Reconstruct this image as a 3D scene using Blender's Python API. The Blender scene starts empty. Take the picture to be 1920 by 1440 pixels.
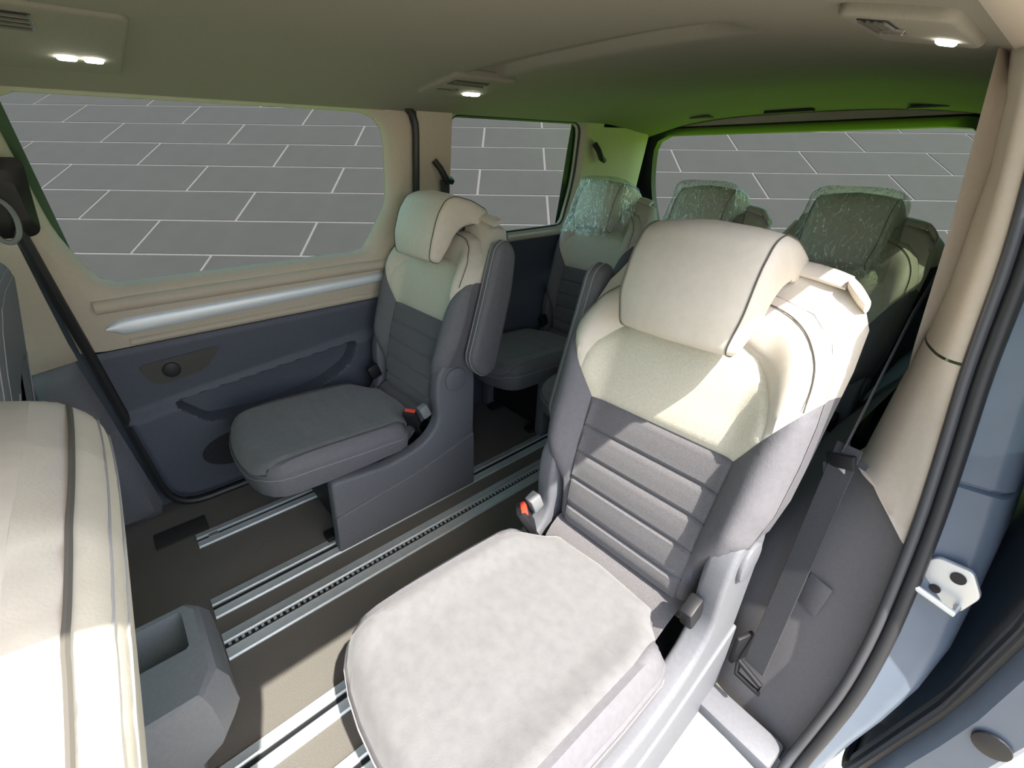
import bpy, bmesh, math, random
import numpy as np
from mathutils import Vector, Matrix, noise
random.seed(7)
S = bpy.context.scene
COL = S.collection
R = math.radians

# ------------------------------------------------------------------ camera
CAMH = 1.22; FPX = 848.0
PITCH = math.atan(430 / 848.0); YAW = math.atan(830 / 951.0)
cam_d = bpy.data.cameras.new('camera'); cam = bpy.data.objects.new('camera', cam_d); COL.objects.link(cam)
fh = Vector((math.cos(YAW), -math.sin(YAW), 0))
FWD = fh * math.cos(PITCH) - Vector((0, 0, 1)) * math.sin(PITCH)
RIGHT = Vector((-math.sin(YAW), -math.cos(YAW), 0)); UP = RIGHT.cross(FWD)
cam.matrix_world = Matrix(((RIGHT.x, UP.x, -FWD.x, 0), (RIGHT.y, UP.y, -FWD.y, 0), (RIGHT.z, UP.z, -FWD.z, CAMH), (0, 0, 0, 1)))
cam_d.sensor_width = 36; cam_d.sensor_fit = 'HORIZONTAL'; cam_d.lens = FPX / 1920 * 36
cam_d.clip_start = 0.01; cam_d.clip_end = 500
S.camera = cam

# ------------------------------------------------------------------ world, sun, exposure
W = bpy.data.worlds.new('world'); S.world = W; W.use_nodes = True
nt = W.node_tree; nt.nodes.clear()
sky = nt.nodes.new('ShaderNodeTexSky'); sky.sky_type = 'NISHITA'; sky.sun_disc = False
sky.sun_elevation = R(56); sky.sun_rotation = R(270); sky.air_density = 1.0; sky.dust_density = 2.5; sky.ozone_density = 1.0
bg = nt.nodes.new('ShaderNodeBackground'); bg.inputs[1].default_value = 0.33
out = nt.nodes.new('ShaderNodeOutputWorld')
nt.links.new(sky.outputs[0], bg.inputs[0]); nt.links.new(bg.outputs[0], out.inputs[0])
sun_d = bpy.data.lights.new('sun_offscreen', 'SUN'); sun_d.energy = 6.5; sun_d.angle = R(0.6); sun_d.color = (1, .96, .88)
sun = bpy.data.objects.new('sun_offscreen', sun_d); COL.objects.link(sun)
SUNV = Vector((0.67, -0.025, -1.0)).normalized()          # direction the light travels
sun.rotation_euler = SUNV.to_track_quat('-Z', 'Y').to_euler()
sun.location = (-4, 0, 6)
vs = S.view_settings
vs.view_transform = 'Standard'; vs.look = 'None'; vs.gamma = 1; vs.use_curve_mapping = False; vs.exposure = 0.9

# ------------------------------------------------------------------ materials
MATS = {}
def mat(name, col, rough=.6, spec=.5, metal=0, nscale=0, namt=0, bump=0, bscale=300, sheen=0, emit=None):
    if name in MATS: return MATS[name]
    m = bpy.data.materials.new(name); m.use_nodes = True
    n = m.node_tree; b = n.nodes['Principled BSDF']
    b.inputs['Base Color'].default_value = (*col, 1); b.inputs['Roughness'].default_value = rough
    b.inputs['Specular IOR Level'].default_value = spec; b.inputs['Metallic'].default_value = metal
    if sheen: b.inputs['Sheen Weight'].default_value = sheen
    tc = n.nodes.new('ShaderNodeTexCoord')
    if nscale:
        t = n.nodes.new('ShaderNodeTexNoise'); t.inputs['Scale'].default_value = nscale; t.inputs['Detail'].default_value = 5
        n.links.new(tc.outputs['Object'], t.inputs['Vector'])
        r = n.nodes.new('ShaderNodeMapRange'); r.inputs['To Min'].default_value = 1 - namt; r.inputs['To Max'].default_value = 1 + namt
        r.inputs['From Min'].default_value = .3; r.inputs['From Max'].default_value = .7
        n.links.new(t.outputs['Fac'], r.inputs['Value'])
        mx = n.nodes.new('ShaderNodeMix'); mx.data_type = 'RGBA'; mx.blend_type = 'MULTIPLY'; mx.inputs['Factor'].default_value = 1
        mx.inputs[6].default_value = (*col, 1); n.links.new(r.outputs[0], mx.inputs[7]); n.links.new(mx.outputs[2], b.inputs['Base Color'])
    if bump:
        t = n.nodes.new('ShaderNodeTexNoise'); t.inputs['Scale'].default_value = bscale; t.inputs['Detail'].default_value = 3
        n.links.new(tc.outputs['Object'], t.inputs['Vector'])
        bp = n.nodes.new('ShaderNodeBump'); bp.inputs['Strength'].default_value = bump; bp.inputs['Distance'].default_value = .002
        n.links.new(t.outputs['Fac'], bp.inputs['Height']); n.links.new(bp.outputs[0], b.inputs['Normal'])
    if emit:
        b.inputs['Emission Color'].default_value = (1, .97, .9, 1); b.inputs['Emission Strength'].default_value = emit
    MATS[name] = m; return m
def glassmat(name, tint, rough=.02, gl=.5):
    m = bpy.data.materials.new(name); m.use_nodes = True; n = m.node_tree; n.nodes.clear()
    o = n.nodes.new('ShaderNodeOutputMaterial'); t = n.nodes.new('ShaderNodeBsdfTransparent'); t.inputs[0].default_value = (*tint, 1)
    g = n.nodes.new('ShaderNodeBsdfGlossy'); g.inputs['Roughness'].default_value = rough
    f = n.nodes.new('ShaderNodeFresnel'); f.inputs[0].default_value = 1.45
    k = n.nodes.new('ShaderNodeMath'); k.operation = 'MULTIPLY'; k.inputs[1].default_value = gl
    mx = n.nodes.new('ShaderNodeMixShader'); n.links.new(f.outputs[0], k.inputs[0]); n.links.new(k.outputs[0], mx.inputs[0])
    n.links.new(t.outputs[0], mx.inputs[1]); n.links.new(g.outputs[0], mx.inputs[2]); n.links.new(mx.outputs[0], o.inputs[0])
    MATS[name] = m; return m
BEIGE = mat('beige_leather', (.60, .54, .455), .5, .35, nscale=60, namt=.03, bump=.10, bscale=420)
BEIGEF = mat('beige_suede', (.62, .57, .45), .85, .2, nscale=220, namt=.07, bump=.35, bscale=500, sheen=.2)
SUEDE = mat('grey_suede', (.158, .155, .156), .9, .2, nscale=45, namt=.08, bump=.3, bscale=420, sheen=.3)
RIB = mat('grey_rib_fabric', (.138, .131, .135), .9, .2, nscale=330, namt=.15, bump=.35, bscale=700, sheen=.2)
BOLST = mat('grey_bolster', (.135, .13, .139), .65, .35, nscale=90, namt=.06, bump=.25, bscale=300)
PLAST = mat('slate_plastic', (.14, .143, .155), .55, .4, nscale=120, namt=.05, bump=.2, bscale=500)
PLASTL = mat('grey_plastic', (.20, .205, .21), .5, .4, nscale=120, namt=.05, bump=.2, bscale=500)
BLACK = mat('black_plastic', (.012, .012, .014), .5, .4)
RUBBER = mat('black_rubber', (.018, .018, .02), .45, .5)
TRIM = mat('beige_trim_plastic', (.50, .435, .35), .6, .35, nscale=100, namt=.03, bump=.15, bscale=600)
DOORD = mat('navy_door_plastic', (.075, .084, .108), .55, .4, nscale=100, namt=.05, bump=.2, bscale=500)
HEAD = mat('headlining_fabric', (.25, .234, .19), .95, .1, nscale=240, namt=.04, bump=.2, bscale=700)
CARPET = mat('floor_carpet', (.155, .145, .128), .95, .1, nscale=500, namt=.25, bump=.6, bscale=900)
ALU = mat('brushed_aluminium', (.52, .57, .58), .45, .5, metal=.35, nscale=60, namt=.06)
CHROME = mat('satin_chrome', (.72, .76, .80), .42, .6, metal=.25)
STEEL = mat('bright_steel', (.8, .8, .8), .3, .5, metal=.9)
PAINT = mat('blue_grey_paint', (.10, .125, .16), .3, .5, nscale=20, namt=.04)
ZINC = mat('zinc_plate', (.68, .68, .66), .4, .5, metal=.5)
BELT = mat('belt_webbing', (.055, .055, .058), .8, .3, nscale=600, namt=.2, bump=.4, bscale=900)
RED = mat('red_plastic', (.75, .06, .03), .4, .5)
LAMP = mat('lamp_lens', (.95, .93, .9), .3, .5, emit=14)
PIPE = mat('grey_piping', (.30, .29, .29), .6, .3)
PIPEB = mat('taupe_stitching', (.11, .10, .085), .7, .2)
PALE = mat('pale_step_plastic', (.25, .25, .243), .5, .4, nscale=90, namt=.04)
GLASS = glassmat('green_tinted_glass', (.58, .74, .52), gl=.012)
PRIV = glassmat('privacy_glass', (.13, .17, .12), gl=.3)
GLASSR = glassmat('green_tinted_rear_glass', (.58, .74, .52), gl=.012)
SLAB = mat('grey_paving_slab', (.0345, .0250, .0362), .85, .3, nscale=3, namt=.06, bump=.3, bscale=60)
GROUT = mat('pale_joint_mortar', (.115, .086, .122), .9, .2, nscale=20, namt=.08)
GRASS = mat('lawn_grass', (.20, .38, .02), .9, .1, nscale=8, namt=.3, bump=.8, bscale=40)
SAND = mat('pale_forecourt', (.42, .38, .30), .9, .2, nscale=5, namt=.08, bump=.4, bscale=80)

# ------------------------------------------------------------------ mesh helpers
def sm(a, b, x):
    if a == b: return 0. if x < a else 1.
    t = min(1, max(0, (x - a) / (b - a))); return t * t * (3 - 2 * t)
def lerp(a, b, t): return a + (b - a) * t
def interp(x, tab):
    for (x0, y0), (x1, y1) in zip(tab, tab[1:]):
        if x <= x1: return lerp(y0, y1, max(0, (x - x0) / (x1 - x0)))
    return tab[-1][1]
class MB:
    def __init__(s): s.v = []; s.f = []
    def add(s, vs, fs):
        o = len(s.v); s.v += [tuple(p) for p in vs]; s.f += [tuple(i + o for i in f) for f in fs]; return s
    def loft(s, loops, cap0=True, cap1=True, closed=True):
        n = len(loops[0]); vs = [p for l in loops for p in l]; fs = []
        for k in range(len(loops) - 1):
            for i in range(n if closed else n - 1):
                j = (i + 1) % n; fs.append((k * n + i, k * n + j, (k + 1) * n + j, (k + 1) * n + i))
        if cap0: fs.append(tuple(range(n))[::-1])
        if cap1: fs.append(tuple((len(loops) - 1) * n + i for i in range(n)))
        return s.add(vs, fs)
    def box(s, c, d, rz=0, rx=0, ry=0):
        M = Matrix.Translation(c) @ Matrix.Rotation(rz, 4, 'Z') @ Matrix.Rotation(ry, 4, 'Y') @ Matrix.Rotation(rx, 4, 'X')
        vs = [M @ Vector((d[0] / 2 * a, d[1] / 2 * b, d[2] / 2 * e)) for a in (-1, 1) for b in (-1, 1) for e in (-1, 1)]
        return s.add(vs, [(0, 1, 3, 2), (4, 6, 7, 5), (0, 4, 5, 1), (2, 3, 7, 6), (0, 2, 6, 4), (1, 5, 7, 3)])
    def tube(s, path, r, n=8, cap=True):
        prof = [(math.cos(2 * math.pi * i / n) * r, math.sin(2 * math.pi * i / n) * r) for i in range(n)]
        return s.sweep(path, prof, cap)
    def sweep(s, path, prof, cap=True, ref=None):
        P = [Vector(p) for p in path]; loops = []
        ref = Vector(ref) if ref else None; last = None
        for i, p in enumerate(P):
            d = (P[min(i + 1, len(P) - 1)] - P[max(i - 1, 0)]).normalized()
            u = ref if ref else (last if last else (Vector((0, 0, 1)) if abs(d.z) < .9 else Vector((1, 0, 0))))
            a = (u - d * u.dot(d)).normalized(); b = d.cross(a); last = a
            loops.append([p + a * x + b * y for x, y in prof])
        return s.loft(loops, cap, cap)
    def disc(s, c, ax, r, h, n=20):
        ax = Vector(ax).normalized(); c = Vector(c)
        return s.tube([c, c + ax * h], r, n)
    def build(s, name, m, parent=None, smooth=True, sub=0, bev=0, seg=2, weld=True, ang=40, solid=0):
        me = bpy.data.meshes.new(name); me.from_pydata([tuple(p) for p in s.v], [], s.f)
        bm = bmesh.new(); bm.from_mesh(me)
        if weld: bmesh.ops.remove_doubles(bm, verts=bm.verts, dist=2e-5)
        bmesh.ops.recalc_face_normals(bm, faces=bm.faces)
        if bev: bmesh.ops.bevel(bm, geom=list(bm.edges), offset=bev, segments=seg, affect='EDGES', profile=.5, clamp_overlap=True)
        if smooth:
            for f in bm.faces: f.smooth = True
            for e in bm.edges:
                if len(e.link_faces) == 2 and e.calc_face_angle(0) > R(ang): e.smooth = False
        bm.to_mesh(me); bm.free()
        me.materials.append(m)
        o = bpy.data.objects.new(name, me); COL.objects.link(o)
        if parent: o.parent = parent
        if solid:
            md = o.modifiers.new('thick', 'SOLIDIFY'); md.thickness = solid; md.offset = 0
        if sub:
            md = o.modifiers.new('sub', 'SUBSURF'); md.levels = sub; md.render_levels = sub
        return o
def empty(name, loc=(0, 0, 0)):
    o = bpy.data.objects.new(name, None); COL.objects.link(o); o.location = loc; o.empty_display_size = .05; return o
def tag(o, label=None, cat=None, group=None, kind=None):
    if label: o['label'] = label
    if cat: o['category'] = cat
    if group: o['group'] = group
    if kind: o['kind'] = kind
    return o
def struct(o, label=None):
    o['kind'] = 'structure'
    if label: o['label'] = label
    return o
def copy_tree(o, parent=None):
    c = o.copy(); COL.objects.link(c); c.parent = parent
    for ch in list(o.children): copy_tree(ch, c)
    return c

def pip(p, poly):
    x, y = p; c = False; n = len(poly)
    for i in range(n):
        x0, y0 = poly[i]; x1, y1 = poly[i - 1]
        if (y0 > y) != (y1 > y) and x < (x1 - x0) * (y - y0) / (y1 - y0) + x0: c = not c
    return c
class SDF:
    def __init__(s, poly, closed=True):
        a = np.array(poly, float); s.poly = poly
        s.a = a if closed else a[:-1]; s.b = np.roll(a, -1, 0) if closed else a[1:]
        s.ab = s.b - s.a; s.l = np.maximum((s.ab ** 2).sum(1), 1e-12)
    def d(s, p):
        ap = np.array(p) - s.a; t = np.clip((ap * s.ab).sum(1) / s.l, 0, 1)
        return float(np.sqrt(((ap - s.ab * t[:, None]) ** 2).sum(1).min()))
    def sd(s, p): return s.d(p) if pip(p, s.poly) else -s.d(p)
def clip_cell(poly, x0, x1, y0, y1):
    def cl(P, f, inter):
        o = []
        for i in range(len(P)):
            a, b = P[i - 1], P[i]; fa, fb = f(a), f(b)
            if fb >= 0:
                if fa < 0: o.append(inter(a, b, fa, fb))
                o.append(b)
            elif fa >= 0: o.append(inter(a, b, fa, fb))
        return o
    def it(a, b, fa, fb):
        t = fa / (fa - fb); return (a[0] + (b[0] - a[0]) * t, a[1] + (b[1] - a[1]) * t)
    for f in (lambda p: p[0] - x0, lambda p: x1 - p[0], lambda p: p[1] - y0, lambda p: y1 - p[1]):
        poly = cl(poly, f, it)
        if not poly: return []
    return poly
def panel(poly, fn, cell=.012):
    """mesh of a flat polygon cut into cells; fn((a,b), distance to own edge) -> 3d point"""
    sdf = SDF(poly); mb = MB(); idx = {}
    xs = [p[0] for p in poly]; ys = [p[1] for p in poly]
    nx = max(1, math.ceil((max(xs) - min(xs)) / cell)); ny = max(1, math.ceil((max(ys) - min(ys)) / cell))
    def vid(p):
        k = (round(p[0], 5), round(p[1], 5))
        if k not in idx:
            idx[k] = len(mb.v); mb.v.append(tuple(fn(p, sdf.d(p))))
        return idx[k]
    for i in range(nx):
        a0 = lerp(min(xs), max(xs), i / nx); a1 = lerp(min(xs), max(xs), (i + 1) / nx)
        for j in range(ny):
            b0 = lerp(min(ys), max(ys), j / ny); b1 = lerp(min(ys), max(ys), (j + 1) / ny)
            c = ((a0 + a1) / 2, (b0 + b1) / 2); dd = sdf.d(c)
            if dd > cell * .72:
                if not pip(c, poly): continue
                q = [(a0, b0), (a1, b0), (a1, b1), (a0, b1)]
            else: q = clip_cell(poly, a0, a1, b0, b1)
            f = []
            for p in q:
                k = vid(p)
                if k not in f: f.append(k)
            if len(f) > 2: mb.f.append(tuple(f))
    return mb
def mirror_outline(half):
    """half outline listed bottom to top with s>=0 -> closed polygon"""
    return half + [(-a, b) for a, b in half[::-1] if abs(a) > 1e-6]
def smoothpoly(P, n=2, closed=True):
    for _ in range(n):
        o = []; m = len(P)
        for i in range(m if closed else m - 1):
            a = P[i]; b = P[(i + 1) % m]
            o += [tuple(lerp(x, y, .25) for x, y in zip(a, b)), tuple(lerp(x, y, .75) for x, y in zip(a, b))]
        if not closed: o = [P[0]] + o[1:-1] + [P[-1]] if False else [P[0]] + o + [P[-1]]
        P = o
    return P
def rrect(x0, x1, y0, y1, r, n=6):
    o = []
    for cx, cy, a0 in ((x1 - r, y1 - r, 0), (x0 + r, y1 - r, 90), (x0 + r, y0 + r, 180), (x1 - r, y0 + r, 270)):
        for k in range(n + 1): a = R(a0 + 90 * k / n); o.append((cx + r * math.cos(a), cy + r * math.sin(a)))
    return o
def rounded(poly, r, n=5):
    """round the corners of a polygon; r a number or list per corner"""
    o = []; m = len(poly)
    for i in range(m):
        p = Vector(poly[i]); a = Vector(poly[i - 1]) - p; b = Vector(poly[(i + 1) % m]) - p
        rr = r[i] if isinstance(r, (list, tuple)) else r
        rr = min(rr, a.length * .48, b.length * .48); a = p + a.normalized() * rr; b = p + b.normalized() * rr
        for k in range(n + 1):
            t = k / n; q = a * (1 - t) ** 2 + p * 2 * t * (1 - t) + b * t * t; o.append((q.x, q.y))
    return o
def raycast_loop(poly, c, N=96):
    """radial resample of a star-shaped polygon so that two loops can be bridged"""
    o = []
    for k in range(N):
        a = 2 * math.pi * k / N; d = (math.cos(a), math.sin(a)); best = None
        for i in range(len(poly)):
            x0, y0 = poly[i - 1][0] - c[0], poly[i - 1][1] - c[1]; x1, y1 = poly[i][0] - c[0], poly[i][1] - c[1]
            ex, ey = x1 - x0, y1 - y0; den = d[0] * ey - d[1] * ex
            if abs(den) < 1e-12: continue
            t = (x0 * ey - y0 * ex) / den; u = (x0 * d[1] - y0 * d[0]) / den
            if t > 0 and -1e-6 <= u <= 1 + 1e-6 and (best is None or t > best): best = t
        o.append((c[0] + d[0] * best, c[1] + d[1] * best))
    return o
def prism(poly, axis, a0, a1, mb=None):
    """extrude a 2d polygon; axis 'x': poly is (y,z); 'y': (x,z); 'z': (x,y)"""
    def pt(p, a): return {'x': (a, p[0], p[1]), 'y': (p[0], a, p[1]), 'z': (p[0], p[1], a)}[axis]
    mb = mb or MB(); return mb.loft([[pt(p, a0) for p in poly], [pt(p, a1) for p in poly]])
def inset(poly, d):
    """move every point of a ccw/cw polygon inwards by d"""
    n = len(poly); A = sum(poly[i - 1][0] * poly[i][1] - poly[i][0] * poly[i - 1][1] for i in range(n)); sgn = 1 if A > 0 else -1
    o = []
    for i in range(n):
        a = Vector(poly[i - 1]); p = Vector(poly[i]); b = Vector(poly[(i + 1) % n])
        e = ((b - p).normalized() if (b - p).length > 1e-9 else Vector((0, 0))) + ((p - a).normalized() if (p - a).length > 1e-9 else Vector((0, 0)))
        if e.length < 1e-9: o.append(tuple(p)); continue
        e.normalize(); o.append((p.x - e.y * d * sgn, p.y + e.x * d * sgn))
    return o
def puffprism(poly, axis, a0, a1, r, k=4):
    """extruded polygon with rounded rims"""
    def pt(p, a): return {'x': (a, p[0], p[1]), 'y': (p[0], a, p[1]), 'z': (p[0], p[1], a)}[axis]
    s = 1 if a1 > a0 else -1; L = []
    for i in range(k + 1):
        t = R(90 * i / k); L.append([pt(p, a0 + s * r * (1 - math.sin(t))) for p in inset(poly, r * (1 - math.cos(t)))])
    L = L[::-1]
    L = [[pt(p, a0 + s * r * (1 - math.cos(R(90 * i / k)))) for p in inset(poly, r * (1 - math.sin(R(90 * i / k))))] for i in range(k + 1)]
    L += [[pt(p, a1 - s * r * (1 - math.cos(R(90 - 90 * i / k)))) for p in inset(poly, r * (1 - math.sin(R(90 - 90 * i / k))))] for i in range(k + 1)]
    return MB().loft(L)

# ------------------------------------------------------------------ van shell
VC = .905; VH = .785                                   # ceiling centre and half width
WALLX = [(-.1, 1.865), (.0, 1.86), (.44, 1.85), (.66, 1.825), (.80, 1.79), (.87, 1.772), (1.1, 1.735), (1.36, 1.69), (1.5, 1.66)]
def WX(z): return interp(z, WALLX)
def NX(z): return interp(z, [(-.1, -.02), (.3, -.01), (.66, .03), (.87, .07), (1.1, .09), (1.36, .12), (1.5, .14)])
def CZ(x, y):
    u = min(1, abs(x - VC) / VH); z = 1.36 + .078 * (1 - u ** 3)
    z += .022 * sm(-.93, -.965, y) * (1 - sm(-1.04, -1.06, y)) * (1 - sm(.40, .54, u))      # transverse recess
    z -= .055 * sm(-2.1, -2.5, y) + .02 * sm(.2, .8, y)
    return z
def wallpatch(poly, off=0.0, cell=.04, xf=WX, fn=None):
    return panel(poly, lambda p, d: (xf(p[1]) + off + (fn(p, d) if fn else 0), p[0], p[1]), cell)
def walltube(path, r, off=0, xf=WX, n=8, closed=False):
    if closed: path = list(path) + [path[0], path[1]]
    dp = []
    for (y0, z0), (y1, z1) in zip(path, path[1:]):
        k = max(1, int(math.hypot(y1 - y0, z1 - z0) / .06)); dp += [(lerp(y0, y1, i / k), lerp(z0, z1, i / k)) for i in range(k)]
    dp.append(path[-1])
    P = [(xf(z) + off, y, z) for y, z in dp]
    return MB().tube(P, r, n)
def wallring(loops_offs, c, xf=WX, N=96):
    mb = MB(); L = []
    for poly, off in loops_offs:
        L.append([(xf(z) + off, y, z) for y, z in raycast_loop(poly, c, N)])
    return mb.loft(L, False, False)

# floor
mb = panel([(.02, -2.7), (1.88, -2.7), (1.88, 1.5), (.02, 1.5)], lambda p, d: (p[0], p[1], 0), .2)
FLOOR = struct(MB().box((.95, -.65, -.02), (1.94, 4.3, .04)).build('floor', CARPET, smooth=False), 'dark carpeted van floor')
# ceiling
nxs = 48; nys = 180
mb = MB(); vs_ = []; fs_ = []
for j in range(nys + 1):
    y = lerp(1.15, -2.56, j / nys)
    for i in range(nxs + 1):
        x = lerp(VC - VH, VC + VH, i / nxs); vs_.append((x, y, CZ(x, y)))
for j in range(nys):
    for i in range(nxs):
        a = j * (nxs + 1) + i; fs_.append((a, a + 1, a + nxs + 2, a + nxs + 1))
mb.add(vs_, fs_)
CEIL = struct(mb.build('ceiling', HEAD), 'fabric headlining curving down to the windows')
# outer roof skin
rp = [(-.008, 1.41), (.01, 1.455), (.10, 1.50), (.4, 1.53), (.9, 1.54), (1.4, 1.53), (1.72, 1.50), (1.83, 1.45), (1.86, 1.38), (1.80, 1.38), (1.72, 1.47), (1.4, 1.5), (.9, 1.505), (.4, 1.5), (.13, 1.47), (.10, 1.40)]
mb = MB(); mb.loft([[(x, y, z - (.05 if y < -2.5 else 0)) for x, z in rp] for y in (1.2, -.5, -2.0, -2.72)])
tag(struct(mb.build('trim_1', PAINT), 'blue grey painted roof skin'))
# header over the open doorway
hp = [(.125, 1.355), (.04, 1.365), (.0, 1.405), (.02, 1.45), (.13, 1.45), (.15, 1.38)]
mb = MB(); mb.loft([[(x, y, z) for x, z in smoothpoly(hp, 1)] for y in (1.15, -.4, -.8, -2.6)])
struct(mb.build('trim_2', TRIM), 'beige header trim above the open doorway')

# ---- far side: sliding door with window
DY0, DY1 = -.99, .165
far_open = rounded([(.12, 1.36), (-.02, 1.36), (-.90, 1.36), (-.90, 1.05), (-.78, .868), (.045, .868), (.10, 1.03)], [.06, .01, .11, .05, .03, .05, .05])
DOOR = empty('door_1', (1.85, -.43, 0)); struct(DOOR, 'far sliding door with beige frame and navy lower panel')
DOOR.matrix_world = Matrix()
DOOR.location = (0, 0, 0)
wc = (-.42, 1.12)
outer_up = rounded([(DY1, 1.385), (DY0, 1.385), (DY0, .67), (DY1 - .01, .67)], [.03, .10, .005, .005])
fr1 = inset(far_open, -.035)
wallring([(outer_up, 0), (fr1, -.004), (inset(far_open, -.012), .012), (far_open, .03), (inset(far_open, .006), .055)], wc).build('window_frame', TRIM, DOOR)
mbg = wallpatch(inset(far_open, -.01), .05, .2); mbg.build('window_pane', GLASS, DOOR, solid=0)
# sill ledge and chrome strip
def strip(pathzy, h, off, thick):
    pass
def wallbar(y0, y1, z0, z1, off, th, name, m, par, taper=0, n=24):
    """a bar along the wall, rounded section"""
    L = []
    for k in range(n + 1):
        t = k / n; y = lerp(y0, y1, t); e = 1
        if taper: e = min(1, max(.08, math.sqrt(max(0, 1 - (1 - min(1, t / taper)) ** 2))))
        za, zb = z0(y) if callable(z0) else z0, z1(y) if callable(z1) else z1
        zm = (za + zb) / 2; h = (zb - za) / 2 * e
        L.append([(WX(zm) + off - th * math.cos(a) , y, zm + h * math.sin(a)) for a in [2 * math.pi * i / 14 for i in range(14)]])
    return MB().loft(L).build(name, m, par)
wallbar(.08, -.86, .795, .838, -.002, .022, 'sill_ledge', TRIM, DOOR)
wallbar(.075, -.84, lambda y: lerp(.716, .742, (.07 - y) / .85), lambda y: lerp(.772, .78, (.07 - y) / .85), -.006, .012, 'chrome_strip', CHROME, DOOR, taper=.035)
wallbar(.03, -.9, .672, .70, .004, .016, 'lower_ledge', TRIM, DOOR)
# lower navy panel with pocket recess
pocket = rounded([(-.01, .44), (-.70, .505), (-.66, .41), (-.52, .345), (-.30, .315), (-.10, .335)], [.03, .03, .05, .05, .05, .03])
psd = SDF(pocket); creasesd = SDF([(DY1, .425), (-.05, .452), (-.75, .525), (DY0, .56)], False)
hpoly = rounded([(.045, .60), (-.21, .615), (-.14, .535), (.01, .515)], .03); hsd = SDF(hpoly)
sp_c = (-.16, .20)
def door_fn(p, d):
    y, z = p; v = 0
    s = psd.sd(p); v += .055 * sm(-.003, .012, s)
    v += -.022 * sm(-.02, .04, -(z - interp(-y, [(-.2, .42), (.05, .455), (.75, .53), (1.1, .565)]))) * (1 - sm(-.004, .02, s))
    v += .02 * (1 - sm(0, .03, d)) if z < .4 or abs(y - DY0) < .05 else .006 * (1 - sm(0, .02, d))
    return v
lowpoly = rounded([(DY1 - .012, .668), (DY0, .668), (DY0, .03), (.10, .03)], [.004, .004, .08, .12])
wallpatch(lowpoly, -.01, .0065, fn=door_fn).build('lower_panel', DOORD, DOOR)
wallpatch(inset(pocket, .006), .034, .05).build('map_pocket', DOORD, DOOR)
mbh = wallpatch(hpoly, -.014, .03); HND = mbh.build('handle_recess', mat('olive_plastic', (.06, .058, .05), .5), DOOR)
MB().disc((WX(.565) - .012, -.045, .565), (-1, 0, 0), .026, .012, 24).build('knob', BLACK, HND, bev=.003)
sp = MB(); spk = []
for k in range(40): a = 2 * math.pi * k / 40; spk.append((sp_c[0] + .12 * math.cos(a), sp_c[1] + .07 * math.sin(a)))
wallpatch(spk, -.036, .02).build('speaker_grille', mat('speaker_cloth', (.03, .032, .038), .8, .2, nscale=400, namt=.4), DOOR)
# black door seal
seal_path = rounded([(DY1 + .008, 1.39), (DY0 - .008, 1.39), (DY0 - .008, .01), (.10, .01)], [.03, .10, .09, .12])
walltube(seal_path, .014, -.012, closed=True).build('trim_3', RUBBER)
struct(bpy.data.objects['trim_3'], 'black rubber seal around the far sliding door')

# ---- far B pillar, C pillar, quarter panel, D pillar
B = empty('trim_4'); struct(B, 'far pillar trim ahead of the sliding door, beige above slate')
wallpatch(rounded([(DY1 + .004, 1.385), (DY1 + .004, .655), (.30, .635), (.30, 1.385)], [.002, .002, .03, .002]), -.010, .04, fn=lambda p, d: .02 * (1 - sm(0, .03, d)) * (p[0] > .24 or p[1] < .68)).build('upper_cover', TRIM, B)
wallpatch(rounded([(DY1 + .012, .655), (.30, .635), (.36, .0), (.14, .0), (.125, .05)], .005), -.012, .03, fn=lambda p, d: .03 * (1 - sm(0, .03, d)) - .012 * sm(.42, .40, p[1])).build('lower_cover', PLAST, B)
wallpatch(rounded([(.09, 1.215), (.30, 1.215), (.30, 1.03), (.115, 1.03)], [.02, .01, .01, .03]), -.03, .03, fn=lambda p, d: .02 * (1 - sm(0, .015, d))).build('belt_cover', BLACK, B)
mb = MB(); lp = [(WX(1.08) - .045, .172 + .026 * math.cos(a), 1.075 + .05 * math.sin(a) - .2 * .026 * math.cos(a)) for a in [2 * math.pi * i / 24 for i in range(26)]]
mb.tube(lp, .006, 8).build('belt_loop', PLASTL, B)
CP = empty('trim_5'); struct(CP, 'far pillar trim behind the sliding door')
wallpatch([(DY0 - .012, 1.40), (DY0 - .012, .86), (-1.16, .86), (-1.16, 1.40)], -.01, .05, fn=lambda p, d: .0).build('pillar_cover', TRIM, CP)
Q = empty('wall_right'); struct(Q, 'far rear side wall with quarter window')
q_open = rounded([(-1.165, 1.362), (-1.95, 1.362), (-1.97, 1.1), (-1.93, .875), (-1.15, .875)], [.06, .06, .08, .04, .04])
q_out = [(-1.155, 1.40), (-2.10, 1.39), (-2.10, .80), (-1.14, .80)]
wallring([(q_out, 0), (inset(q_open, -.025), 0), (q_open, .025), (inset(q_open, .004), .05)], (-1.56, 1.12)).build('upper_trim', TRIM, Q)
wallpatch(inset(q_open, -.008), .045, .2).build('window_pane', GLASS, Q)
wallpatch([(DY0 - .01, .86), (-2.6, .82), (-2.6, 0), (DY0 - .01, 0)], -.005, .05, fn=lambda p, d: -.10 * sm(-1.1, -1.3, p[0]) * sm(.62, .5, p[1]) ).build('lower_trim', DOORD, Q)
wallbar(-1.05, -2.1, .83, .86, -.004, .02, 'sill_ledge', TRIM, Q)
walltube(q_open, .006, .028, closed=True).build('window_seal', RUBBER, Q)
DP = empty('trim_6'); struct(DP, 'far rear corner pillar trim')
mb = MB(); L = []
for z in (.80, .95, 1.1, 1.25, 1.345):
    x = WX(z); L.append([(x - .0, -2.08, z), (x - .01, -2.2, z), (x - .03, -2.34, z), (x - .045, -2.43, z), (x - .03, -2.47, z)])
mb.loft(L, False, False, closed=False).build('pillar_cover', TRIM, DP)
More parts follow.
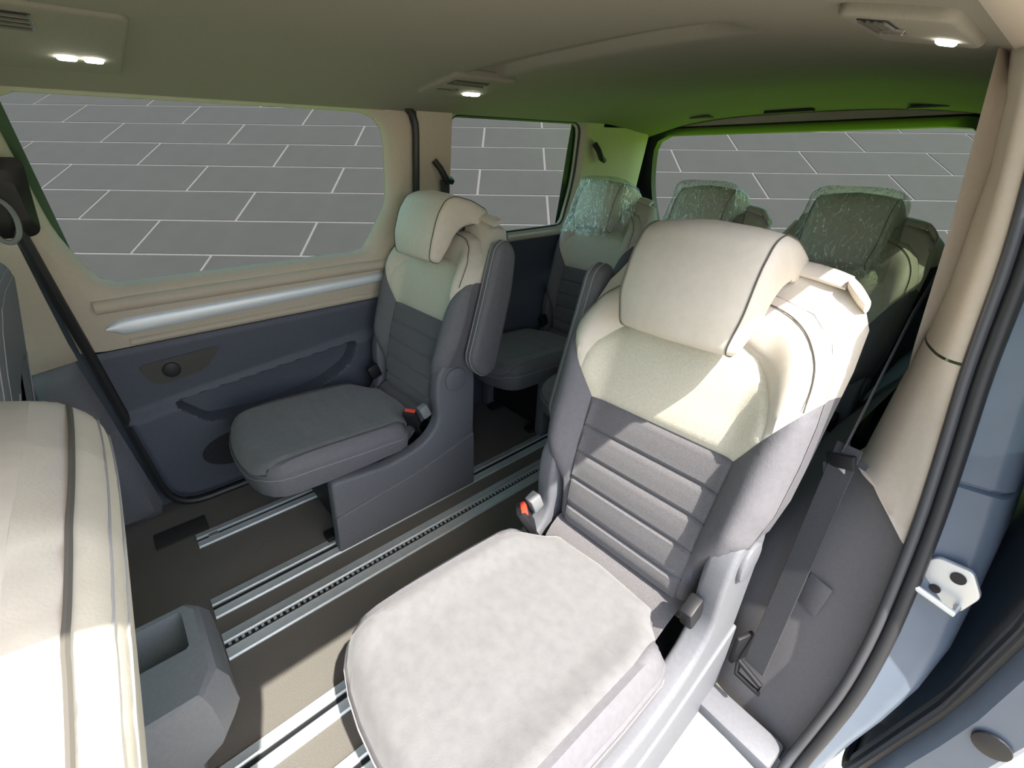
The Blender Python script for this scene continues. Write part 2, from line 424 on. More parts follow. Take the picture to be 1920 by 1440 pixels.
for yy, zz, nm in ((-1.10, 1.15, 'belt_guide'), (-2.06, 1.22, 'belt_guide')):
    mb = MB(); x = WX(zz) - .02
    mb.sweep([(x, yy + .02, zz + .05), (x - .012, yy, zz + .02), (x - .018, yy - .022, zz - .02), (x - .01, yy - .05, zz - .025)], rrect(-.012, .012, -.016, .016, .008, 3)).build('belt_guide', BLACK, CP if yy > -2 else DP)
mb = MB(); mb.sweep([(WX(1.13) - .03, -1.12, 1.13), (WX(.9) - .03, -1.14, .9), (WX(.5) - .06, -1.15, .5)], rrect(-.001, .001, -.022, .022, .0008, 1), ref=(1, 0, 0))
tag(mb.build('seat_belt', BELT), 'black seat belt hanging down the far pillar beside the quarter window', 'seat belt')

SK = empty('trim_11'); struct(SK, 'blue grey outer body skin of the far side')
for nm, pl, of in (('pillar_skin', [(.09, 1.48), (.32, 1.48), (.40, -.15), (.05, -.15)], .062), ('pillar_skin', [(-.99, 1.48), (-1.20, 1.48), (-1.20, .7), (-.99, .7)], .062),
                   ('lower_skin', [(2.0, .86), (-2.75, .86), (-2.75, -.2), (2.0, -.2)], .075), ('rear_skin', [(-1.92, 1.48), (-2.75, 1.48), (-2.75, .8), (-1.92, .8)], .062), ('roof_rail_skin', [(1.2, 1.48), (-2.7, 1.48), (-2.7, 1.355), (1.2, 1.355)], .058)):
    wallpatch(pl, of, .25).build(nm, PAINT, SK)
# ---- rear hatch
def HY(z): return interp(z, [(0, -2.70), (.8, -2.62), (1.36, -2.49), (1.5, -2.44)])
T = empty('door_2'); struct(T, 'rear hatch with wide window')
r_open = rounded([(.27, 1.315), (1.655, 1.315), (1.685, 1.05), (1.62, .74), (.24, .74), (.225, 1.05)], [.10, .10, .1, .1, .1, .1])
r_out = [(.10, 1.47), (1.80, 1.47), (1.84, .60), (.05, .60)]
def rring(loops, c, N=96):
    L = [[(x, HY(z) + off, z) for x, z in raycast_loop(p, c, N)] for p, off in loops]; return MB().loft(L, False, False)
r_seal = rounded([(.225, 1.352), (1.74, 1.352), (1.79, 1.05), (1.74, .66), (.19, .66), (.175, 1.05)], .10)
rring([(r_out, -.02), (inset(r_seal, -.02), -.005), (r_seal, -.0)], (.94, 1.05)).build('hatch_frame', TRIM, T)
rring([(r_seal, .002), (inset(r_seal, .008), .016), (r_open, -.01), (inset(r_open, .004), -.05)], (.94, 1.05)).build('window_seal', RUBBER, T)
panel(inset(r_open, -.01), lambda p, d: (p[0], HY(p[1]) - .045, p[1]), .2).build('window_pane', GLASSR, T)
panel([(.0, .62), (1.9, .62), (1.9, -.1), (.0, -.1)], lambda p, d: (p[0], HY(p[1]) - .01, p[1]), .1).build('lower_panel', DOORD, T)
LD = empty('trim_7'); struct(LD, 'near rear corner pillar trim with black ledge')
mb = MB(); L = []
for z in (.0, .4, .80, .95, 1.1, 1.25, 1.345):
    x = NX(z); L.append([(x + .03, -1.95, z), (x + .03, -2.2, z), (x + .07, -2.38, z), (x + .12, -2.48, z), (x + .13, -2.6, z)])
mb.loft(L, False, False, closed=False).build('pillar_cover', TRIM, LD)
mb = MB(); mb.sweep([(.44, -2.36, .955), (.36, -2.36, .93), (.29, -2.34, .885), (.235, -2.32, .82), (.2, -2.3, .7)], rrect(-.02, .02, -.09, .09, .015, 3), ref=(0, 0, 1)).build('ledge', BLACK, LD)
mb = MB(); mb.sweep([(.325, -2.36, .932), (.295, -2.345, .91), (.262, -2.335, .875), (.24, -2.33, .845)], rrect(-.02, .02, -.07, .07, .01, 3), ref=(0, 0, 1)).build('ledge_sun_patch', TRIM, LD)  # beige piece on the black ledge stands in for a patch of sunlight

# small fittings of the ceiling at the hatch
def ceil_box(name, x, y, dx, dy, m, par=None, h=.008, rz=0):
    return MB().box((x, y, CZ(x, y) - h / 2 + .001), (dx, dy, h), rz).build(name, m, par, bev=.002)
tag(MB().box((.93, -2.40, CZ(.93, -2.40) - .004), (.20, .03, .012)).build('latch_slot', BLACK, bev=.003), 'narrow black slot in the headlining above the rear window', 'slot')
tag(MB().box((.45, -2.40, CZ(.45, -2.4) - .002), (.12, .055, .008)).build('roof_grille', mat('taupe_grille', (.10, .095, .085), .7), bev=.002), 'small square grille above the rear window by the near pillar', 'grille')
tag(MB().box((1.32, -2.38, CZ(1.32, -2.38) - .002), (.10, .05, .008)).build('roof_grille', MATS['taupe_grille'], bev=.002), 'small square grille above the rear window by the far pillar', 'grille')

# ---- overhead consoles
def console(x, y, w, l, label, lamps, vents, spin=0, ventm=BLACK):
    """w across (x), l along (y); local frame follows the headlining"""
    e = .02; z = CZ(x, y)
    nx_ = Vector((1, 0, (CZ(x + e, y) - CZ(x - e, y)) / (2 * e))).normalized(); ny_ = Vector((0, -1, 0)); nn = nx_.cross(ny_).normalized()
    if nn.z > 0: nn = -nn
    root = empty('overhead_console'); tag(root, label, 'ceiling console', 'overhead consoles')
    M = Matrix(((nx_.x, ny_.x, nn.x, x), (nx_.y, ny_.y, nn.y, y), (nx_.z, ny_.z, nn.z, z), (0, 0, 0, 1)))
    root.matrix_world = M
    def P(mb, name, m, par, **k):
        return mb.build(name, m, par, **k)
    puffprism(rrect(-w / 2, w / 2, -l / 2, l / 2, .02), 'z', -.012, .014, .008).build('housing', HEAD, root)
    for vx, vy, vw, vl, ns in vents:
        v = puffprism(rrect(vx - vw / 2, vx + vw / 2, vy - vl / 2, vy + vl / 2, .004), 'z', 0, .0155, .001).build('air_vent', ventm, root)
        for k in range(ns):
            MB().box((vx - vw / 2 + vw * (k + .5) / ns, vy, .0165), (vw / ns * .30, vl * .96, .004)).build('slat', mat('dark_taupe', (.12, .11, .09), .6), v, smooth=False)
    for lx, ly in lamps:
        puffprism(rrect(lx - .012, lx + .012, ly - .016, ly + .016, .008), 'z', 0, .019, .003).build('lamp', LAMP, root)
    MB().disc((w * .12, -l * .12, .011), (0, 0, 1), .016, .008, 16).build('button', mat('dark_taupe', (.12, .11, .09), .6), root, bev=.003)
    MB().box((w * .12 + .004, -l * .12 - .035, .015), (.014, .05, .004)).build('switch', MATS['dark_taupe'], root, bev=.001)
    return root
console(1.38, .03, .40, .36, 'large overhead console with air vent and twin lit lamps above the far sliding window', [(.075, .085), (.075, .128)], [(-.12, -.06, .09, .22, 4)])
console(1.38, -1.01, .23, .24, 'small overhead console with lit lamp above the far pillar by the quarter window', [(.055, .045), (.055, .075)], [(-.055, -.03, .05, .13, 2)], ventm=mat('brown_vent', (.05, .045, .035), .6))
console(.225, -.95, .14, .24, 'small overhead console with vent slats and lit lamp above the near pillar', [(-.035, .05)], [(.025, -.05, .04, .10, 4)])

# ---- near side: quarter wall, pillar trim, seal, jamb
NW = empty('wall_left'); struct(NW, 'near rear side wall with lower wheel arch lining')
NYT = [(-.2, -.70), (0, -.81), (.2, -.86), (.4, -.93), (.6, -.99), (.8, -1.03), (1.0, -1.05), (1.4, -1.06)]
def NY(z): return interp(z, NYT)
SXT = [(-.1, -.012), (0, -.017), (.13, -.036), (.25, -.049), (.37, -.050), (.47, -.044), (.61, -.033), (.75, -.016), (.89, .003), (.98, .011), (1.09, .020), (1.25, .045), (1.4, .07)]
def SX(z): return interp(z, SXT)
WG = mat('warm_grey_plastic', (.125, .118, .118), .55, .4, nscale=140, namt=.05, bump=.2, bscale=500)
mb = MB(); L = []
for z in [0, .04, .1, .2, .3, .4, .5, .56, .60, .64, .70]:
    x = SX(z); y = NY(z); k = sm(.3, .68, z)
    pl = [(x + .015, y + .004), (x + .04, y - .008), (x + .09, y - .025), (lerp(.20, .125, k), y - .05 - .01 * k), (lerp(.25, .15, k), y - .11 - .05 * k), (lerp(.28, .15, k), y - .25), (lerp(.285, .14, k), -1.4), (lerp(.285, .13, k), -1.9), (lerp(.285, .13, k), -2.74)]
    L.append([(a, b, min(z, .575 + .075 * min(1, max(0, (a - x - .02) / .08)))) for a, b in smoothpoly(pl, 2, False)])
mb.loft(L, False, False, closed=False).build('lower_lining', WG, NW)
MB().box((.075, NY(.36) - .026, .36), (.05, .004, .075), rz=R(-20), rx=R(17)).build('cover_flap', WG, NW, bev=.0015)
def pillar_loops(zs):
  L = []
  for z in zs:
    x = SX(z); y = NY(z); xi = interp(z, [(.5, .118), (.62, .108), (.8, .10), (.96, .088), (1.1, .098), (1.25, .108), (1.4, .15)])
    zz = lambda q: max(z, .565 + .075 * min(1, max(0, (q - x - .02) / .08))) if z < .66 else z
    pl = [(x + .010, y + .012), (x + .024, y + .016), (x + .045, y + .006), (lerp(x, xi, .72), y - .020), (xi, y - .085), (xi + .004, y - .15), (xi - .02, y - .20), (xi - .04, y - .21)]
    L.append([(a, b, zz(a)) for a, b in smoothpoly(pl, 2, False)])
  return L
MB().loft(pillar_loops([.56, .60, .65, .70, .80, .88, .9025]), False, False, closed=False).build('pillar_upper_cover', TRIM, NW)
MB().loft(pillar_loops([.9075, .93, 1.0, 1.1, 1.2, 1.3, 1.40]), False, False, closed=False).build('pillar_upper_cover', TRIM, NW)
# near quarter window band
n_open = rounded([(-1.17, 1.35), (-1.95, 1.35), (-1.95, .88), (-1.17, .88)], .06)
n_out = [(-1.12, 1.38), (-2.0, 1.38), (-2.0, .52), (-1.12, .52)]
mb = wallring([(n_out, .03), (inset(n_open, -.02), .02), (n_open, -.01)], (-1.56, 1.11), NX); mb.build('quarter_trim', TRIM, NW)
wallpatch(n_open, -.015, .2, NX).build('window_pane', PRIV, NW)
# door opening seal
sp_ = [(SX(z), NY(z), z) for z in (1.40, 1.25, 1.09, .98, .89, .75, .61, .47, .37, .25, .13)] + [(-.026, -.815, .05), (-.02, -.76, .012), (-.02, -.66, .006), (-.02, -.5, .006), (-.02, .0, .006), (-.02, .6, .006)]
SE = empty('trim_8'); struct(SE, 'black rubber seal around the open doorway')
mb = MB(); mb.tube([(x - .008, y + .01, z) for x, y, z in smoothpoly(sp_, 2, False)], .013, 10).build('outer_bead', RUBBER, SE)
mb = MB(); mb.tube([(x + .012, y + .018, z + (.004 if z < .05 else 0)) for x, y, z in smoothpoly(sp_, 2, False)], .009, 10).build('inner_lip', mat('grey_rubber', (.05, .05, .055), .4), SE)
# painted jamb
J = empty('trim_9'); struct(J, 'blue grey painted door jamb beside the open doorway')
mb = MB(); L = []
for z, w in [(1.40, .09), (1.2, .10), (1.0, .085), (.85, .082), (.706, .088), (.702, .083), (.698, .083), (.694, .088), (.6, .092), (.5, .092), (.4, .09), (.3, .08), (.2, .065), (.12, .055), (.03, .05), (-.06, .05), (-.3, .05)]:
    x0 = SX(z); x1 = x0 - w; y0 = NY(z) - (.008 if .69 < z < .704 and z not in (.694,) else 0)
    L.append([(x0 + .02, y0 + .002, z), (x0 - .010, y0 + .006, z), (x0 - .022, y0 - .004, z), (lerp(x0, x1, .7), y0 - .012, z), (x1 + .010, y0 - .018, z), (x1, y0 - .035, z), (x1 - .012, min(y0 - .2, -1.16), z)])
mb.loft(L, False, False, closed=False).build('jamb', PAINT, J)
for nm, pl_ in (('lower_skin', [(-1.14, .87), (-2.75, .87), (-2.75, -.3), (-1.14, -.3)]), ('rear_skin', [(-1.97, 1.45), (-2.75, 1.45), (-2.75, .8), (-1.97, .8)])):
    wallpatch(pl_, -.105, .3, NX).build(nm, PAINT, J)
# sill
ST = empty('trim_10'); struct(ST, 'door sill of the open doorway with pale step plate')
mb = prism([(.30, -.0), (.30, .012), (.10, .012), (.03, .006), (-.005, -.0), (-.01, -.04), (.30, -.04)], 'y', -.815, 1.0); mb.build('sill_plate', PALE, ST, bev=.003)
mb = prism([(.27, .0), (.27, .05), (.235, .055), (.215, .03), (.205, .0)], 'y', -.60, -.84); mb.build('sill_end', PLASTL, ST, bev=.003)
mb = prism([(-.005, .0), (-.05, -.01), (-.09, -.06), (-.10, -.3), (-.02, -.3), (-.01, -.03)], 'y', -.80, 1.0); mb.build('sill_skin', PAINT, ST)
MB().box((.13, -.785, .018), (.25, .075, .05), rz=R(-4)).build('sill_corner_cover', PLAST, ST, bev=.008)
# striker
K = empty('striker_plate'); tag(K, 'zinc door striker plate screwed to the blue grey jamb', 'striker')
hexp = rounded([(-.062, .0), (-.03, .045), (.03, .05), (.06, .01), (.045, -.04), (-.04, -.045)], .01)
Mk = Matrix.Translation((-.088, NY(.523) - .006, .523)) @ Matrix.Rotation(R(-6), 4, 'Z') @ Matrix.Rotation(R(90), 4, 'X')
def xf(mb, M): mb.v = [tuple(M @ Vector(p)) for p in mb.v]; return mb
xf(puffprism([(-a * .8, b) for a, b in hexp], 'z', .004, -.006, .002), Mk).build('plate', ZINC, K)
xf(MB().tube([(-.03, -.03, -.004), (-.03, -.03, -.03), (.03, -.02, -.03), (.03, -.02, -.004)], .006, 8), Mk).build('loop', ZINC, K)
xf(MB().disc((-.012, .026, -.0062), (0, 0, -1), .011, .003, 16), Mk).build('bolt', BLACK, K)
xf(MB().disc((.006, -.018, -.0062), (0, 0, -1), .008, .003, 16), Mk).build('bolt', BLACK, K)

# ---- open near sliding door (slid back along the body)
D3 = empty('door_3'); struct(D3, 'open near sliding door slid back along the body side')
def DX(z): return interp(z, [(-.2, -.15), (0, -.185), (.3, -.235), (.55, -.252), (.95, -.225), (1.40, -.125)])
s_out = rounded([(-.91, 1.33), (-2.10, 1.33), (-2.10, -.12), (-.91, -.12)], [.08, .08, .10, .10])
s_open = rounded([(-1.015, 1.265), (-1.99, 1.265), (-1.99, .90), (-1.015, .90)], .08)
wallring([(inset(s_open, -.0), .045), (s_open, -.03), (inset(s_out, .01), -.035), (s_out, -.025), (s_out, .03), (inset(s_out, .02), .05), (inset(s_out, .04), .055), (s_open, .045)], (-1.5, 1.1), DX).build('door_body', PAINT, D3)
wallpatch(inset(s_open, -.01), .0, .2, DX).build('window_pane', PRIV, D3)
wallpatch(rounded([(-.965, .87), (-2.05, .87), (-2.05, -.05), (-.965, -.05)], .06), .065, .04, DX, fn=lambda p, d: -.02 * (1 - sm(0, .03, d))).build('inner_trim', PLAST, D3)
walltube(inset(s_out, .03), .012, .06, DX, closed=True).build('door_seal', RUBBER, D3)
wallpatch(rounded([(-.917, .80), (-.975, .80), (-.975, -.05), (-.917, -.05)], .01), .068, .03, DX).build('edge_trim', PLASTL, D3)
MB().disc((-.235, -.908, .30), (0, 1, 0), .026, .006, 20).build('lock', BLACK, D3, bev=.002)

# ---- front end of the cabin (beyond the frame)
FR = empty('wall_front'); struct(FR, 'cab front with dashboard and windscreen')
mb = prism([(1.15, 0), (1.15, .62), (1.45, .72), (2.0, .72), (2.0, 0)], 'x', .02, 1.88); mb.build('dashboard', PLAST, FR, bev=.01)
mb = MB(); mb.loft([[(.08, 1.98, .72), (1.82, 1.98, .72)], [(.14, 1.17, 1.40), (1.76, 1.17, 1.40)]], False, False, closed=False).build('windscreen', GLASS, FR)
mb = MB()
wallpatch([(.30, .86), (1.6, .86), (1.9, 0), (.30, 0)], 0, .2).build('door_lining', DOORD, FR)
wallpatch([(.30, 1.39), (.36, 1.39), (.36, .86), (.30, .86)], 0, .2).build('window_post', TRIM, FR)
wallpatch([(.36, 1.39), (1.15, 1.39), (1.7, .86), (.36, .86)], .02, .3).build('window_pane', GLASS, FR)
mb = wallpatch([(.62, .86), (1.6, .86), (1.9, -.04), (.62, -.04)], -.04, .2, NX); mb.build('door_lining', DOORD, FR)
mb = wallpatch([(.55, 1.39), (.68, 1.39), (.68, -.04), (.55, -.04)], -.02, .2, NX); mb.build('window_post', TRIM, FR)
mb = wallpatch([(.68, 1.39), (1.15, 1.39), (1.7, .86), (.68, .86)], -.04, .3, NX); mb.build('window_pane', GLASS, FR)

# ------------------------------------------------------------------ floor rails
def rail(x, w, y0, y1, label, teeth=False, clip=False):
    r = empty('floor_rail', (x, y0, 0)); tag(r, label, 'rail', 'aluminium floor rails')
    L = y0 - y1; g = w * .10
    for sgn in (-1, 1):
        a = g * sgn; b = (w / 2) * sgn
        prof = [(a, .001), (a, .007), (a + .004 * sgn, .0105), (a + .010 * sgn, .0085), (b - .004 * sgn, .0085), (b, .004), (b, .001)]
        MB().loft([[(p, 0, q) for p, q in prof], [(p, -L, q) for p, q in prof]]).build('rail_strip', ALU, r, ang=30)
    MB().box((0, -L / 2, .001), (2 * g, L, .003)).build('slot', BLACK, r, smooth=False)  # flat black strip stands in for the shade of a deep slot
    if teeth:
        mbt = MB(); n = int(min(L, 1.5) / .017)
        for k in range(n): mbt.box((g * .35, -.012 - k * .017, .0045), (g * 1.0, .0075, .006))
        t = mbt.build('tooth_row', ALU, r, smooth=False); t['kind'] = 'stuff'
    if clip: MB().box((0, -.05, .006), (g * 2.4, .03, .008)).build('end_clip', STEEL, r, bev=.002)
    return r
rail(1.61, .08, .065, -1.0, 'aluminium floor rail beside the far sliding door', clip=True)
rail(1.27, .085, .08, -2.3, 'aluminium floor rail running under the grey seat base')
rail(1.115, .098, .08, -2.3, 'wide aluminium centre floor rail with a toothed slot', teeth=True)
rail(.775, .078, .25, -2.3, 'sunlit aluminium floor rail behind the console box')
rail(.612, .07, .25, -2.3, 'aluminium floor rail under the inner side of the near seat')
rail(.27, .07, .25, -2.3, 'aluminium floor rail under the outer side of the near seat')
mb = MB().box((1.70, .10, .004), (.09, .16, .008)); tag(mb.build('rail_cover', mat('dark_cover', (.03, .028, .026), .7), bev=.003), 'flat dark floor cover ahead of the far rail', 'cover')

# ------------------------------------------------------------------ second and third row seats
REC = R(18); PV = Vector((0, -.70, .36))
TT = Vector((0, -math.sin(REC), math.cos(REC))); NN = Vector((0, math.cos(REC), math.sin(REC)))
def BP(s, t, n): return PV + Vector((s, 0, 0)) + TT * t + NN * n
half = [(0, -.02), (.165, -.02), (.19, .0), (.20, .10), (.225, .145), (.262, .20), (.278, .28), (.282, .38), (.281, .46), (.272, .54), (.245, .60), (.195, .645), (.12, .665), (0, .672)]
OUTL = mirror_outline(half); OSD = SDF(OUTL)
half2 = half[:5] + [(.257, .20), (.270, .28), (.274, .38), (.276, .46), (.279, .56), (.275, .64), (.245, .698), (.16, .726), (0, .732)]
OUTL2 = mirror_outline(half2)
def bn(s, t):
    b = sm(.15, .235, abs(s)) * .048 * sm(.02, .16, t) * (1 - .75 * sm(.46, .66, t))
    l = .016 * math.exp(-((t - .15) / .16) ** 2) - .02 * sm(.45, .68, t)
    return b + l
def bsurf(g=.006, gw=.011, puff=.004):
    def f(p, d):
        s, t = p; do = OSD.d(p); n = bn(s, t)
        e = min(1, do / .05); n -= .05 * (1 - math.sqrt(max(0, 1 - (1 - e) ** 2)))
        n -= g * (1 - sm(0, gw, d)) * sm(.004, .02, do); n += puff * sm(0, .05, d)
        return BP(s, t, n)
    return f
SB = [(.285, .50), (.215, .402)]        # beige / grey split at the sides
def part_of_outline(t0, t1):
    """right-hand outline points (s>0) between two heights, bottom to top"""
    o = []
    for (a, b), (c, d) in zip(half, half[1:]):
        for k in range(6):
            q = (lerp(a, c, k / 6), lerp(b, d, k / 6))
            if t0 < q[1] < t1: o.append(q)
    return o
def out_at(t):
    for (a, b), (c, d) in zip(half[1:], half[2:]):
        if b <= t <= d: return lerp(a, c, (t - b) / (d - b))
def seat_meshes():
    pass
def make_seat(mir, armrest=True, wrapped=False):
    """mir=+1: inboard side is +s (near seat); -1: inboard side is -s"""
    root = empty('seat')
    bk = empty('backrest'); bk.parent = root
    ti = .50
    # ribbed centre bands
    tb = [-.012, .05, .125, .195, .265, .34]
    w = lambda t: interp(t, [(-.02, .160), (.0, .163), (.34, .178)])
    for a, b in zip(tb, tb[1:]):
        panel(rounded([(-w(a), a), (w(a), a), (w(b), b), (-w(b), b)], .004, 2), bsurf(.008, .007, .002), .009).build('padding_band', RIB, bk)
    ins = rounded([(-.178, .34), (.178, .34), (.215, .402), (.208, .455), (.165, .515), (.115, .558), (-.115, .558), (-.165, .515), (-.208, .455), (-.215, .402)], .02, 3)
    ins = [(-.178, .34), (.178, .34), (.215, .402), (.212, .44), (.20, .475), (.175, .51), (.145, .54), (.11, .556), (0, .562), (-.11, .556), (-.145, .54), (-.175, .51), (-.20, .475), (-.212, .44), (-.215, .402)]
    panel(ins, bsurf(.008, .012), .012).build('insert_panel', BEIGEF, bk)
    ob = out_at(ti)
    up_r = [(ob, ti)] + part_of_outline(ti, .6719)
    yoke = up_r + [(0, .672)] + [(-a, b) for a, b in up_r[::-1]] + [(-.215, .402)] + ins[::-1][1:13][:0]
    yoke += [(-.212, .44), (-.20, .475), (-.175, .51), (-.145, .54), (-.11, .556), (0, .562), (.11, .556), (.145, .54), (.175, .51), (.20, .475), (.212, .44), (.215, .402)]
    panel(yoke, bsurf(.008, .012), .012).build('shoulder_panel', BEIGE, bk)
    lowr = [p for p in part_of_outline(-.0201, ti) if p[0] > .163]
    for sg in (1, -1):
        bol = [(.1605, -.018)] + lowr + [(ob, ti), (.215, .402), (.178, .34), (.163, 0)]
        panel([(a * sg, b) for a, b in bol], bsurf(.007, .012), .012).build('bolster', BOLST, bk)
    # side skirts and back shell
    ring = [p for p in OUTL]
    dense = []
    for i in range(len(ring)):
        a, b = ring[i], ring[(i + 1) % len(ring)]
        for k in range(4): dense.append((lerp(a[0], b[0], k / 4), lerp(a[1], b[1], k / 4)))
    def L(off, n, pl): return [BP(s, t, n + (bn(s, t) - .05 if n is None else 0)) for s, t in pl]
    l0 = [BP(s, t, bn(s, t) - .05 + .004) for s, t in dense]
    dense2 = []
    for i in range(len(OUTL2)):
        a, b = OUTL2[i], OUTL2[(i + 1) % len(OUTL2)]
        for k in range(4): dense2.append((lerp(a[0], b[0], k / 4), lerp(a[1], b[1], k / 4)))
    l0b = [BP(lerp(p[0], q[0], .62), lerp(p[1], q[1], .62), bn(*p) - .058) for p, q in zip(dense, dense2)]
    l0c = [BP(lerp(p[0], q[0], .93), lerp(p[1], q[1], .93), lerp(bn(*p), 0, .6) - .085) for p, q in zip(dense, dense2)]
    l1 = [BP(s, t, -.118 + .02 * (t < .1)) for s, t in dense2]
    l2 = [BP(s, t, -.145 + .02 * (t < .1)) for s, t in inset(dense2, .02)]
    n = len(dense)
    for name, m, test in (('upper_skirt', BEIGE, lambda t: t > ti - .001), ('lower_skirt', BOLST, lambda t: t <= ti - .001)):
        mb = MB(); vv = l0 + l0b + l0c + l1; ff = []
        for i in range(n):
            j = (i + 1) % n
            if test((dense[i][1] + dense[j][1]) / 2):
                ff += [(k * n + i, k * n + j, (k + 1) * n + j, (k + 1) * n + i) for k in range(3)]
        mb.add(vv, ff)
        bmx = mb.build(name, m, bk)
        me = bmx.data; bm = bmesh.new(); bm.from_mesh(me)
        bmesh.ops.delete(bm, geom=[v for v in bm.verts if not v.link_faces], context='VERTS'); bm.to_mesh(me); bm.free()
    MB().loft([l1, l2], False, True).build('back_shell', PLAST, bk)
    # piping lines on the shoulder
    pl = [(s, t) for s, t in inset(dense, .018) if t > .47]
    pl.sort(key=lambda p: math.atan2(p[0], p[1] - .4))
    mb = MB(); f = bsurf(); mb.tube([f(p, .1) + NN * .0005 for p in smoothpoly(pl[::3], 2, False)], .0014, 5).build('stitch_line', PIPEB, bk)
    # top caps on the back
    for s0, s1, t0, dn in ((.095, .222, .728, -.096), (-.222, -.095, .728, -.096)):
        mb = MB(); LL = []
        for k in range(9):
            s = lerp(s0, s1, k / 8); e = .75 + .25 * math.sin(math.pi * k / 8) ** .5; tt = t0 - 1.0 * max(0, abs(s) - .1) ** 2
            LL.append([BP(s, tt + .012 * e * math.sin(a) - .5 * .024 * math.cos(a), dn + .024 * e * math.cos(a)) for a in [2 * math.pi * i / 12 for i in range(12)]])
        mb.loft(LL).build('top_cap', BEIGE, bk)
    sg = -mir
    mb = MB(); LL = []
    for k in range(6):
        s = sg * lerp(.225, .262, k / 5); e = .8 + .2 * math.sin(math.pi * k / 5)
        LL.append([BP(s, .712 - .9 * (abs(s) - .225) + .015 * e * math.sin(a), -.092 + .032 * e * math.cos(a)) for a in [2 * math.pi * i / 12 for i in range(12)]])
    mb.loft(LL).build('release_lever', BEIGE, bk)
    # lower flap between backrest and cushion
    fl = [(-.17, -.125), (.17, -.125), (.185, .012), (-.185, .012)]
    panel(fl, lambda p, d: BP(p[0], p[1], interp(p[1], [(-.125, .064), (-.04, .024), (-.012, .002), (.012, -.045)])), .02).build('lower_flap', RIB, bk)
    # headrest
    hr = empty('headrest'); hr.parent = root
    prof = [(.052, .532), (.096, .535), (.110, .60), (.106, .68), (.088, .748), (.050, .772), (-.02, .776), (-.098, .762), (-.104, .706), (-.055, .696), (-.005, .676), (.026, .638), (.038, .585)]
    pr = rounded(prof, [.018, .018, .02, .02, .025, .02, .02, .02, .02, .02, .02, .02, .02], 4); LL = []; hw = .142
    cx = sum(p[0] for p in pr) / len(pr); cy = sum(p[1] for p in pr) / len(pr)
    for s, ins_ in ((-hw, .016), (-hw + .003, .008), (-hw + .010, .002), (-hw + .022, 0), (-.08, -.001), (0, -.002), (.08, -.001), (hw - .022, 0), (hw - .010, .002), (hw - .003, .008), (hw, .016)):
        pp = inset(pr, ins_); wx = 1
        LL.append([BP(s * (1 - .10 * sm(.62, .53, t)), t - .010 * (s / hw) ** 2 * (t > .7), n - .02 * (s / hw) ** 2) for n, t in pp])
    MB().loft(LL).build('cushion', BEIGE, hr, ang=60)
    for sgn in (-1, 1):
        pth = [BP(sgn * (hw - .012) * (1 - .10 * sm(.62, .53, t)), t - .008 * (t > .7), n - .0165) for n, t in inset(pr, .0005)]
        MB().tube(pth + pth[:1], .0016, 5).build('seam', PIPEB, hr)
        MB().tube([BP(sgn * .07, .60, -.058), BP(sgn * .07, .71, -.062)], .006, 10).build('post', STEEL, hr)
        MB().tube([BP(sgn * .07, .655, -.058), BP(sgn * .07, .678, -.058)], .015, 12).build('post_sleeve', BLACK, hr)
    # cushion
    ch = empty('seat_cushion'); ch.parent = root
    def cz(s, y): return interp(y, [(-.70, .362), (-.5, .382), (-.25, .398), (-.12, .398), (0, .39)]) + .012 * sm(.12, .2, abs(s)) - .004 * (1 - (s / .25) ** 2)
    co_half = [(0, -.085), (.06, -.087), (.12, -.095), (.165, -.108), (.20, -.13), (.222, -.16), (.231, -.20), (.236, -.30), (.238, -.42), (.236, -.54), (.225, -.575), (.185, -.60), (.155, -.635), (.14, -.665), (0, -.675)]
    co = mirror_outline(co_half); csd = SDF(co)
    seams = [SDF([(-.3, yy - .02), (-.1, yy), (.1, yy), (.3, yy - .02)], False) for yy in (-.285, -.385, -.485)]
    def cs(p, d):
        do = csd.d(p); e = min(1, do / .045); z = cz(*p) - .045 * (1 - math.sqrt(max(0, 1 - (1 - e) ** 2)))
        z -= .006 * (1 - sm(0, .012, d)) * sm(.002, .015, do)
        for q in seams:
            if abs(p[0]) < .19: z -= .005 * (1 - sm(0, .012, q.d(p)))
        return (p[0], p[1], z)
    sb_ = .200
    top = [(0, -.085), (.06, -.087), (.12, -.095), (.165, -.108), (sb_ - .005, -.127), (sb_, -.2), (sb_, -.5), (.19, -.597), (.155, -.635), (.14, -.665), (0, -.675)]
    panel(mirror_outline(top), cs, .0125).build('suede_top', SUEDE, ch)
    for sgn in (1, -1):
        sp2 = [(sb_ - .005, -.127), (.20, -.13), (.222, -.16), (.231, -.20), (.236, -.30), (.238, -.42), (.236, -.54), (.225, -.575), (.19, -.597), (sb_, -.5), (sb_, -.2)]
        panel([(a * sgn, b) for a, b in sp2], cs, .0125).build('side_welt', BOLST, ch)
    dn = []
    for i in range(len(co)):
        a, b = co[i], co[(i + 1) % len(co)]
        for k in range(3): dn.append((lerp(a[0], b[0], k / 3), lerp(a[1], b[1], k / 3)))
    LL = [[(s, y, cz(s, y) - .0445) for s, y in dn], [(s, y, cz(s, y) - .05) for s, y in inset(dn, -.005)], [(s, y, .315) for s, y in inset(dn, -.006)], [(s, y, .285) for s, y in inset(dn, .0)], [(s, y, .268) for s, y in inset(dn, .03)]]
    MB().loft(LL, False, True).build('side_band', BOLST, ch)
    for zo, io in ((-.038, .010), (-.058, -.0065)):
        f = [(s, y, cz(s, y) + zo) for s, y in inset(dn, io) if y > -.56]
        i0 = max(range(len(f)), key=lambda i: math.dist(f[i], f[i - 1])); f = f[i0:] + f[:i0]
        MB().tube(f, .0013, 5).build('stitch_line', PIPE, ch)
